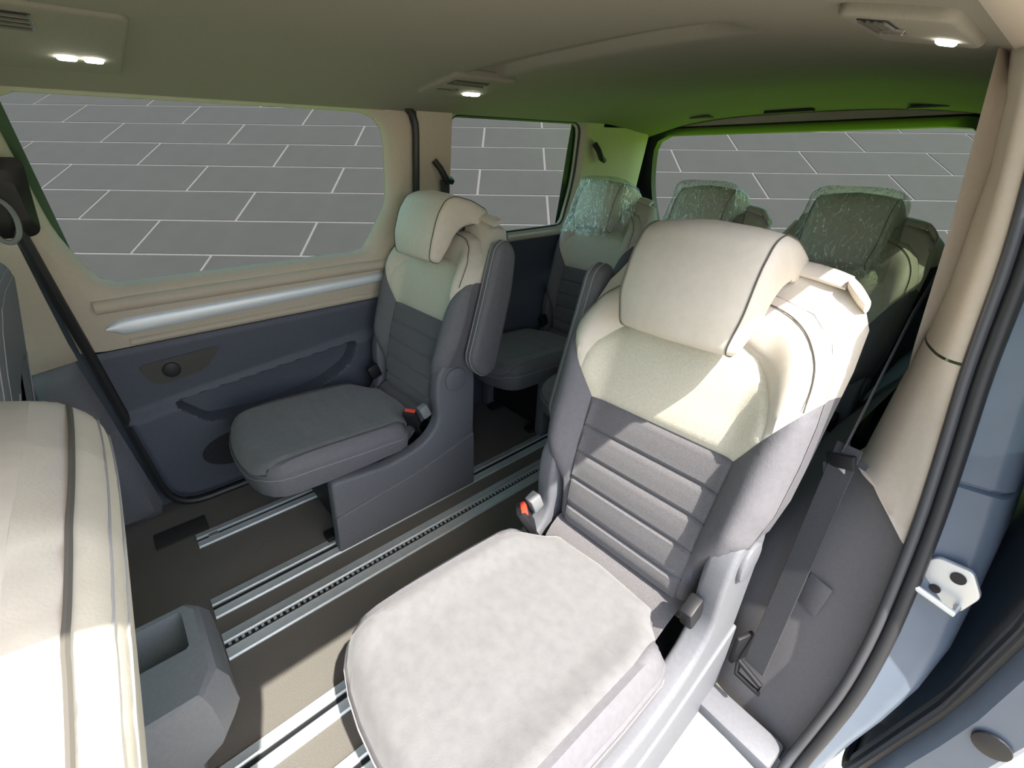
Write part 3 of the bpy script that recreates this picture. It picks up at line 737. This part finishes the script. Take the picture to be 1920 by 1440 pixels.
    # base: two side shells and dark frame
    side = [(-.285, .285), (-.268, .012), (-.83, .012), (-.865, .50), (-.845, .56), (-.79, .59), (-.74, .575), (-.705, .53), (-.692, .457), (-.695, .36), (-.66, .31), (-.6, .278), (-.48, .262)]
    sdp = rounded(side, [.02, .01, .02, .05, .03, .03, .03, .03, .03, .03, .03, .03, .03], 3)
    for sgn in (1, -1):
        sh = puffprism(sdp, 'x', sgn * .205, sgn * .258, .012).build('side_shell', PLAST, root)
        low = rounded([(-.276, .15), (-.264, .008), (-.832, .008), (-.842, .25), (-.60, .19)], [.01, .008, .01, .01, .05], 3)
        puffprism(low, 'x', sgn * .22, sgn * .265, .005).build('lower_skirt', PLAST, sh)
        MB().disc((sgn * .255, -.775, .50), (sgn, 0, 0), .045, .012, 24).build('recliner_cap', PLAST, sh, bev=.004)
    prism(rounded([(-.31, .26), (-.30, .02), (-.80, .02), (-.80, .20), (-.66, .24)], .02), 'x', -.205, .205).build('base_frame', BLACK, root, bev=.004)
    for sgn in (1, -1):
        MB().box((sgn * .17, -.55, .013), (.05, .60, .024)).build('rail_foot', BLACK, root, bev=.004)
    # buckle
    b0 = Vector((mir * .205, -.62, .36)); bd = Vector((mir * .25, .35, .9)).normalized()
    by = Matrix.Translation(b0) @ bd.to_track_quat('Z', 'Y').to_matrix().to_4x4()
    bkl = xf(MB().loft([[(x * k, y * k, z) for x, y in rrect(-.026, .026, -.013, .013, .008, 3)] for z, k in ((-.02, .7), (-.01, .95), (.05, 1), (.058, .92))]), by).build('belt_buckle', BLACK, root)
    xf(MB().box((0, .008, .052), (.040, .014, .018)), by).build('release_button', RED, bkl, bev=.003)
    xf(MB().box((0, 0, -.06), (.022, .006, .10)), by).build('buckle_stalk', BLACK, bkl, bev=.002)
    MB().box((mir * .225, -.655, .40), (.03, .035, .05), rx=R(-20)).build('hinge_cover', PLASTL, root, bev=.006)
    MB().box((-mir * .215, -.675, .395), (.028, .05, .06), rx=R(-18)).build('hinge_cover', BLACK, root, bev=.006)
    if armrest:
        ar = rounded([(-.79, .575), (-.85, .505), (-.905, .52), (-.985, .80), (-1.005, .93), (-.965, .975), (-.92, .955), (-.865, .79)], [.04, .04, .04, .02, .04, .04, .04, .02], 4)
        a = puffprism(ar, 'x', mir * .275, mir * .338, .022).build('armrest', BOLST, root)
        for off in (.298, .318):
            p = [(mir * off, y, z) for y, z in inset(ar, -.0005)]
            MB().tube(p + p[:1], .0018, 5).build('piping', PIPE, a)
        MB().disc((mir * .262, -.855, .56), (mir, 0, 0), .03, .03, 18).build('armrest_hinge', BLACK, a, bev=.003)
    return root
near = make_seat(1); near.location = (.435, 0, 0)
tag(near, 'sunlit beige and grey second row seat nearest the open doorway', 'seat', 'second row seats')
far = make_seat(-1); far.location = (1.49, -.03, 0)
tag(far, 'shaded beige and grey second row seat beside the far sliding window', 'seat', 'second row seats')
def third(src, x, label):
    r = copy_tree(src); r.location = (x, -1.04, 0); r.scale = (.86, 1, 1); tag(r, label, 'seat', 'third row seats')
    for c in list(r.children):
        if c.name.startswith('armrest'):
            for g in list(c.children): bpy.data.objects.remove(g)
            bpy.data.objects.remove(c)
    return r
r3 = third(far, 1.515, 'third row seat under the far quarter window, its headrest wrapped in plastic')
m3 = third(near, .985, 'middle third row seat with a plastic wrapped headrest')
n3 = third(near, .465, 'third row seat behind the sunlit seat with a plastic wrapped headrest')

# plastic bags over third row headrests
FILM = bpy.data.materials.new('crinkled_film'); FILM.use_nodes = True
n = FILM.node_tree; n.nodes.clear()
o_ = n.nodes.new('ShaderNodeOutputMaterial'); tr = n.nodes.new('ShaderNodeBsdfTransparent'); tr.inputs[0].default_value = (.93, .97, .93, 1)
gl = n.nodes.new('ShaderNodeBsdfGlossy'); gl.inputs['Roughness'].default_value = .16; df = n.nodes.new('ShaderNodeBsdfTranslucent'); df.inputs[0].default_value = (.85, .9, .82, 1)
lw = n.nodes.new('ShaderNodeLayerWeight'); lw.inputs[0].default_value = .35
rg = n.nodes.new('ShaderNodeMapRange'); rg.inputs['To Min'].default_value = .03; rg.inputs['To Max'].default_value = .30; n.links.new(lw.outputs['Facing'], rg.inputs['Value'])
m1 = n.nodes.new('ShaderNodeMixShader'); m1.inputs[0].default_value = .25; n.links.new(gl.outputs[0], m1.inputs[1]); n.links.new(df.outputs[0], m1.inputs[2])
m2 = n.nodes.new('ShaderNodeMixShader'); n.links.new(rg.outputs[0], m2.inputs[0]); n.links.new(tr.outputs[0], m2.inputs[1]); n.links.new(m1.outputs[0], m2.inputs[2]); n.links.new(m2.outputs[0], o_.inputs[0])
tcb = n.nodes.new('ShaderNodeTexCoord'); mpb = n.nodes.new('ShaderNodeMapping'); mpb.inputs['Scale'].default_value = (1, 1, .35)
nzb = n.nodes.new('ShaderNodeTexNoise'); nzb.inputs['Scale'].default_value = 85; nzb.inputs['Detail'].default_value = 4; nzb.inputs['Distortion'].default_value = 1.2
bpb = n.nodes.new('ShaderNodeBump'); bpb.inputs['Strength'].default_value = .9; bpb.inputs['Distance'].default_value = .006
n.links.new(tcb.outputs['Object'], mpb.inputs[0]); n.links.new(mpb.outputs[0], nzb.inputs['Vector']); n.links.new(nzb.outputs['Fac'], bpb.inputs['Height'])
n.links.new(bpb.outputs[0], gl.inputs['Normal'])
n.links.new(bpb.outputs[0], lw.inputs['Normal'])
m1.inputs[0].default_value = .25; n.links.new(gl.outputs[0], m1.inputs[1]); n.links.new(df.outputs[0], m1.inputs[2])
m2 = n.nodes.new('ShaderNodeMixShader'); n.links.new(rg.outputs[0], m2.inputs[0]); n.links.new(tr.outputs[0], m2.inputs[1]); n.links.new(m1.outputs[0], m2.inputs[2]); n.links.new(m2.outputs[0], o_.inputs[0])
tcb = n.nodes.new('ShaderNodeTexCoord'); mpb = n.nodes.new('ShaderNodeMapping'); mpb.inputs['Scale'].default_value = (1, 1, .35)
nzb = n.nodes.new('ShaderNodeTexNoise'); nzb.inputs['Scale'].default_value = 85; nzb.inputs['Detail'].default_value = 4; nzb.inputs['Distortion'].default_value = 1.2
bpb = n.nodes.new('ShaderNodeBump'); bpb.inputs['Strength'].default_value = .9; bpb.inputs['Distance'].default_value = .006
n.links.new(tcb.outputs['Object'], mpb.inputs[0]); n.links.new(mpb.outputs[0], nzb.inputs['Vector']); n.links.new(nzb.outputs['Fac'], bpb.inputs['Height'])
n.links.new(bpb.outputs[0], gl.inputs['Normal'])
nz2 = n.nodes.new('ShaderNodeTexNoise'); nz2.inputs['Scale'].default_value = 30; nz2.inputs['Detail'].default_value = 3; nz2.inputs['Distortion'].default_value = 2.2
mp2 = n.nodes.new('ShaderNodeMapping'); mp2.inputs['Scale'].default_value = (1, 1, .3); mp2.inputs['Rotation'].default_value = (0, .3, 0)
n.links.new(tcb.outputs['Object'], mp2.inputs[0]); n.links.new(mp2.outputs[0], nz2.inputs['Vector'])
sb1 = n.nodes.new('ShaderNodeMath'); sb1.operation = 'SUBTRACT'; sb1.inputs[1].default_value = .5; n.links.new(nz2.outputs['Fac'], sb1.inputs[0])
ab1 = n.nodes.new('ShaderNodeMath'); ab1.operation = 'ABSOLUTE'; n.links.new(sb1.outputs[0], ab1.inputs[0])
rr1 = n.nodes.new('ShaderNodeMapRange'); rr1.inputs['From Min'].default_value = 0; rr1.inputs['From Max'].default_value = .035; rr1.inputs['To Min'].default_value = .55; rr1.inputs['To Max'].default_value = 0; n.links.new(ab1.outputs[0], rr1.inputs['Value'])  # highlight streaks painted into the film along noise creases
ad1 = n.nodes.new('ShaderNodeMath'); ad1.operation = 'ADD'; ad1.use_clamp = True; n.links.new(rg.outputs[0], ad1.inputs[0]); n.links.new(rr1.outputs[0], ad1.inputs[1]); n.links.new(ad1.outputs[0], m2.inputs[0])
m1.inputs[0].default_value = .2
def bag(seat, label, seed, hw=.13, flare=.03, tuft=0):
    N = 150; K = 40; off = Vector((seed * 3.1, seed * 1.7, 0)); LL = []
    ox = seat.location
    for k in range(K + 1):
        t = k / K
        if t < .75: tt = lerp(.50, .752, t / .75); sc = 1
        else: a = (t - .75) / .25; tt = .752 + .034 * math.sin(a * math.pi / 2); sc = max(.02, math.cos(a * math.pi / 2) ** .5)
        loop = []
        for i in range(N):
            th = 2 * math.pi * i / N; c, s_ = math.cos(th), math.sin(th)
            ss = math.copysign(abs(c) ** .5, c) * hw * sc; nn_ = math.copysign(abs(s_) ** .5, s_) * .105 * sc + .010
            fl = flare * (1 - t) ** 1.6
            p = BP(ss * (1 + fl * 4), tt, nn_ * (1 + fl))
            q = Vector((th * 5.5, tt * 9, 0)) + off
            h = noise.noise(q * 1.1) * .005 + (.5 - abs(noise.noise(q * 2.6))) * .006 + noise.noise(Vector((th * 14, tt * 6, seed))) * .003
            if tuft and c > .3 and t < .3: h += .05 * (1 - t / .3) ** 2 * (.6 + noise.noise(q * 4))
            p += (Vector((c, 0, 0)) + NN * s_) * h * max(sc, .2) + TT * (.014 * noise.noise(Vector((th * 4, 0, seed))) * (1 - t))
            loop.append(p + ox)
        LL.append(loop)
    o = MB().loft(LL, False, True).build('plastic_bag', FILM, ang=180)
    return tag(o, label, 'plastic bag', 'plastic bags over headrests')
bag(r3, 'clear crinkled plastic bag over the headrest by the far quarter window', 1, .13, .10)
bag(m3, 'clear crinkled plastic bag over the middle third row headrest', 2, .13, .07)
bag(n3, 'clear crinkled plastic bag with a knotted corner over the headrest behind the sunlit seat', 3, .13, .05, 1)

# ------------------------------------------------------------------ front seats (seen from behind)
def front_seat(x, y, mb_, mp, label, hd):
    root = empty('front_seat'); tag(root, label, 'seat', 'front seats')
    rc = R(13.5); P0 = Vector((0, .212, .352)); tv = Vector((0, -math.sin(rc), math.cos(rc))); nv = Vector((0, -math.cos(rc), -math.sin(rc)))
    def Q(s, t, n): return P0 + Vector((s, 0, 0)) + tv * t + nv * n
    hf = [(0, -.10), (.20, -.10), (.235, .0), (.243, .15), (.245, .30), (.238, .42), (.232, .52), (.212, .60), (.175, .655), (.10, .685), (0, .69)]
    ou = mirror_outline(hf); osd = SDF(ou)
    seam = [(.105, -.10), (.125, .1), (.12, .3), (.10, .39), (.075, .44), (.03, .465), (0, .47)]
    def f(p, d):
        do = osd.d(p); e = min(1, do / .05); n = -.05 * (1 - math.sqrt(max(0, 1 - (1 - e) ** 2))) - .012 * (1 - sm(0, .014, d)) * sm(.002, .02, do) * (sm(0, .03, abs(p[0])) if p[1] > .475 else 1) + .012 * (1 - (p[0] / .25) ** 2)
        return Q(p[0], p[1], n)
    def fp(p, d): return f(p, d) - nv * .022 * (1 - sm(.3, .6, p[1]) * .5)
    pan = [(s, t) for s, t in seam] + [(-s, t) for s, t in seam[::-1][1:]]
    bk = empty('backrest'); bk.parent = root
    panel(pan, fp, .0125).build('rear_panel', mb_, bk)
    oh = [(lerp(a, c, k / 5), lerp(b, d, k / 5)) for (a, b), (c, d) in zip(hf[1:], hf[2:]) for k in range(5)] + [(0, .69)]
    for sg in (1, -1):
        ring = [(.105, -.10)] + oh + seam[::-1][:-1]
        panel([(a * sg, b) for a, b in ring], f, .0125).build('rear_side', mb_, bk)
        for so in (.045, .085):
            st = [(lerp(a, interp(b, [(q[1], q[0]) for q in hf[1:]]), so / .14), b) for a, b in seam[:5]]
            MB().tube([f((a * sg, b), .1) + nv * .0006 for a, b in smoothpoly(st, 2, False)], .0014, 5).build('stitch_line', PIPE, bk)
    oup = [(lerp(a, c, k / 4), lerp(b, d, k / 4)) for (a, b), (c, d) in zip(ou[:-1], ou[1:]) for k in range(4)]
    for nm, r_, m_, io in (('welt_seam', .0022, PIPEB, .0065), ('stitch_line', .0010, PIPE, .024), ('stitch_line', .0010, PIPE, .040)):
        pp = [q for q in inset(oup, io) if q[1] > .0]
        MB().tube([f(q, .1) for q in smoothpoly(pp, 1, False)], r_, 6).build(nm, m_, bk)
    dn = []
    for i in range(len(ou)):
        a, b = ou[i], ou[(i + 1) % len(ou)]
        for k in range(3): dn.append((lerp(a[0], b[0], k / 3), lerp(a[1], b[1], k / 3)))
    MB().loft([[Q(s, t, -.05 + .012 * (1 - (s / .25) ** 2)) for s, t in dn], [Q(s, t, -.10) for s, t in inset(dn, -.005)], [Q(s, t, -.15) for s, t in dn], [Q(s, t, -.18) for s, t in inset(dn, .04)]], False, True).build('front_padding', mb_, bk)
    puffprism(rrect(-.25, .25, .32, .82, .06), 'z', .24, .38, .04).build('seat_cushion', mp, root)
    puffprism(rrect(-.22, .22, .28, .72, .02), 'z', .0, .25, .02).build('seat_base', PLAST, root)
    hrp = smoothpoly([(-.13, .73), (.13, .73), (.135, .83), (.12, .91), (-.12, .91), (-.135, .83)], 2)
    MB().loft([[Q(s, t, n) for s, t in inset(hrp, i)] for n, i in ((-.06, .02), (-.07, .005), (-.09, 0), (-.13, 0), (-.15, .01), (-.155, .03))]).build('headrest', hd, root)
    for sg in (-1, 1): MB().tube([Q(sg * .07, .60, -.10), Q(sg * .07, .73, -.10)], .006, 8).build('headrest_post', STEEL, root)
    root.location = (x, y, 0); return root
front_seat(.44, .0, BEIGE, BEIGE, 'beige leather front seat seen from behind beside the console box', BEIGE)
front_seat(1.42, .125, PLAST, PLAST, 'dark slate front passenger seat seen from behind by the far pillar', PLAST)

# console box behind the front seats
CB = empty('console_box'); tag(CB, 'grey plastic console box with an open tray behind the front seats', 'console')
prof_o = rounded([(.72, .0), (1.0, .0), (1.0, .30), (.93, .33), (.74, .33), (.70, .26), (.70, .12)], .02, 3)
def cbox(L): return MB().loft(L)
tray = (.875, .985, .115, .46)
x0, x1, y0, y1 = tray
outer = [(.755, .50), (1.01, .50), (1.01, .115), (.985, .085), (.775, .085), (.755, .105)]
mb = MB()
zt = .315
prof = [(-.04, .0, .0), (-.02, 0, .12), (0, 0, .20), (0, 0, zt - .015), (.004, .004, zt)]
loops = []
def base_loop(g, z, k):
    """k pushes the rear wall out"""
    return [(.745 + g, .52, z), (1.01 - g, .52, z), (1.01 - g, .11 - k, z), (.985 - g, .082 + g - k, z), (.79 + g, .082 + g - k, z), (.745 + g, .12 - k, z)]
L = [base_loop(.04, .0, -.05), base_loop(.03, .10, -.045), base_loop(.005, .16, 0), base_loop(0, .20, .012), base_loop(0, .28, .012), base_loop(.006, .312, .005), base_loop(.012, .318, 0)]
mb.loft(L, True, False)
tl = [(x0, y1, .318), (x1, y1, .318), (x1, y0 + .006, .318), (x1 - .006, y0, .318), (x0 + .006, y0, .318), (x0, y0 + .006, .318)]
mb.loft([L[-1], tl], False, False)
mb.build('body', PLASTL, CB, ang=25)
bmx = MB().loft([tl, [(x + (.004 if x < .93 else -.004), y, .17) for x, y, z in tl]], False, True).build('tray', PLASTL, CB)

# near seat belt
mb = MB(); pth = [(.121, -1.003, .70), (.121, -.99, .64), (.117, -.93, .43), (.114, -.878, .27), (.112, -.84, .16)]
SBT = empty('seat_belt'); tag(SBT, 'dark grey seat belt running down the near wheel arch lining', 'seat belt')
mb.sweep(smoothpoly(pth, 2, False), rrect(-.001, .001, -.024, .024, .0008, 1), ref=(.25, 1, 0)).build('webbing', BELT, SBT)
MB().tube([(.142, -.832, .16), (.085, -.818, .15), (.082, -.812, .132), (.137, -.822, .13), (.142, -.832, .16)], .007, 8).build('anchor_loop', BLACK, SBT)
MB().box((.152, -.86, .17), (.012, .05, .09), rz=R(-20)).build('anchor_cover', BLACK, SBT, bev=.004)
mb = MB(); mb.sweep([(.128, -1.003, .68), (.128, -1.08, .80), (.128, -1.17, .93), (.118, -1.27, 1.07)], rrect(-.001, .001, -.022, .022, .0008, 1), ref=(1, .05, 0)).build('upper_webbing', BELT, SBT)
MB().box((.128, -.995, .635), (.045, .004, .034), rz=R(-20), ry=R(20)).build('tongue', STEEL, SBT, bev=.001)
MB().box((.124, -.998, .665), (.055, .016, .03), rz=R(-20), ry=R(20)).build('tongue_grip', BLACK, SBT, bev=.003)

# ------------------------------------------------------------------ outside
gz = -.45
# sloping paved bank seen through the windows
VHOR = -350.; U0 = 1000.; TILT = .013; cdist = 3.8
pe = (UP * (720 - VHOR) + FWD * FPX + RIGHT * (U0 - 960)).normalized()      # direction up the slope
side_v = (RIGHT - UP * TILT).normalized()
pn = side_v.cross(pe).normalized()
if pn.z < 0: pn = -pn
pe = pn.cross(side_v).normalized() if (pn.cross(side_v)).dot(pe) > 0 else -pn.cross(side_v).normalized()
CAMP = Vector((0, 0, CAMH)); foot = CAMP - pn * cdist
SS = math.hypot(FPX, 720 - VHOR)
def pv(lat, dep, h=0): return foot + side_v * lat + pe * dep + pn * h
dg = (gz - foot.z) / pe.z
def bank_y(x):
    a = pv(-14, dg); b2 = pv(14, dg); return lerp(a.y, b2.y, (x - a.x) / (b2.x - a.x))
pA = pv(-14, dg); pB = pv(14, dg)
def bank_x(y): return lerp(pA.x, pB.x, (y - pA.y) / (pB.y - pA.y))
LY0, LY1 = -1.2, -2.6
struct(prism([(.05, LY1), (.05, 16), (-9, 16), (-9, LY1)], 'z', gz - .1, gz).build('floor_outside_1', SAND, smooth=False), 'pale sunlit forecourt beside the open doorway')
struct(prism([(.05, LY0), (bank_x(LY0), LY0), (pA.x, pA.y), (pA.x, 16), (.05, 16)], 'z', gz - .1, gz).build('floor_outside_2', mat('grey_forecourt', (.26, .25, .235), .9, .2, nscale=6, namt=.08, bump=.4, bscale=80), smooth=False), 'grey paved ground beyond the far sliding door')
LAWN = prism([(-9, LY1), (.05, LY1), (.05, LY0), (bank_x(LY0), LY0), (bank_x(-12), -12), (-9, -12)], 'z', gz - .1, gz).build('lawn', GRASS, smooth=False); tag(LAWN, 'unseen sunlit lawn added around the rear of the van for green bounce light', 'lawn', kind='stuff')  # out of view, added to bounce green light onto the rear headlining
rowd = .2198 * cdist; tl_ = .6117 * cdist / (1365. / SS) * .995
D_of = lambda v: cdist * (SS * SS / (FPX * (v - VHOR)) - (720 - VHOR) / FPX)
X_of = lambda u, v: cdist * (u - U0) * SS / (FPX * (v - VHOR))
tl_ = X_of(477, 258) - X_of(245, 258)
lines = [207, 240, 276, 320, 368, 420, 485]
d_lines = [D_of(v) for v in lines]; rowd = (d_lines[0] - d_lines[-1]) / 6; dref = sum(d + i * rowd for i, d in enumerate(d_lines)) / 7
PAV = MB()
dmin = dg - .15; dmax = dref + 6 * rowd
PAV.add([pv(-14, dmin, -.004), pv(14, dmin, -.004), pv(14, dmax, -.004), pv(-14, dmax, -.004), pv(-14, dmin, -.2), pv(14, dmin, -.2), pv(14, dmax, -.2), pv(-14, dmax, -.2)], [(0, 1, 2, 3), (4, 7, 6, 5), (0, 4, 5, 1), (2, 6, 7, 3), (1, 5, 6, 2), (0, 3, 7, 4)])
BANK = struct(PAV.build('wall_bank', GROUT, smooth=False), 'sloping paved bank of grey slabs with pale joints beyond the windows')
gap = .040
xref0 = X_of(394, 222); xref1 = X_of(477, 258)
sm_ = MB(); hl, hd_ = tl_ / 2 - gap / 2, rowd / 2 - gap / 2
sm_.add([side_v * (a * (hl - e)) + pe * (b * (hd_ - e)) + pn * h for h, e in ((-.01, 0), (.0015, 0), (.004, .003)) for a, b in ((-1, -1), (1, -1), (1, 1), (-1, 1))], [(3, 2, 1, 0), (8, 9, 10, 11)] + [(k * 4 + i, k * 4 + (i + 1) % 4, (k + 1) * 4 + (i + 1) % 4, (k + 1) * 4 + i) for k in (0, 1) for i in range(4)])
slab0 = sm_.build('paving_slab', SLAB, BANK, smooth=False); first = True
for r in range(-4, 12):
    dc = dref - (r + .5) * rowd
    if dc + rowd / 2 < dmin: continue
    xr = xref0 if r % 2 == 0 else xref1
    for k in range(-7, 8):
        lat = xr + (k + .5) * tl_
        if abs(lat) > 12.5: continue
        o = slab0 if first else slab0.copy()
        if not first: COL.objects.link(o)
        first = False; o.parent = BANK; o.location = pv(lat, dc)
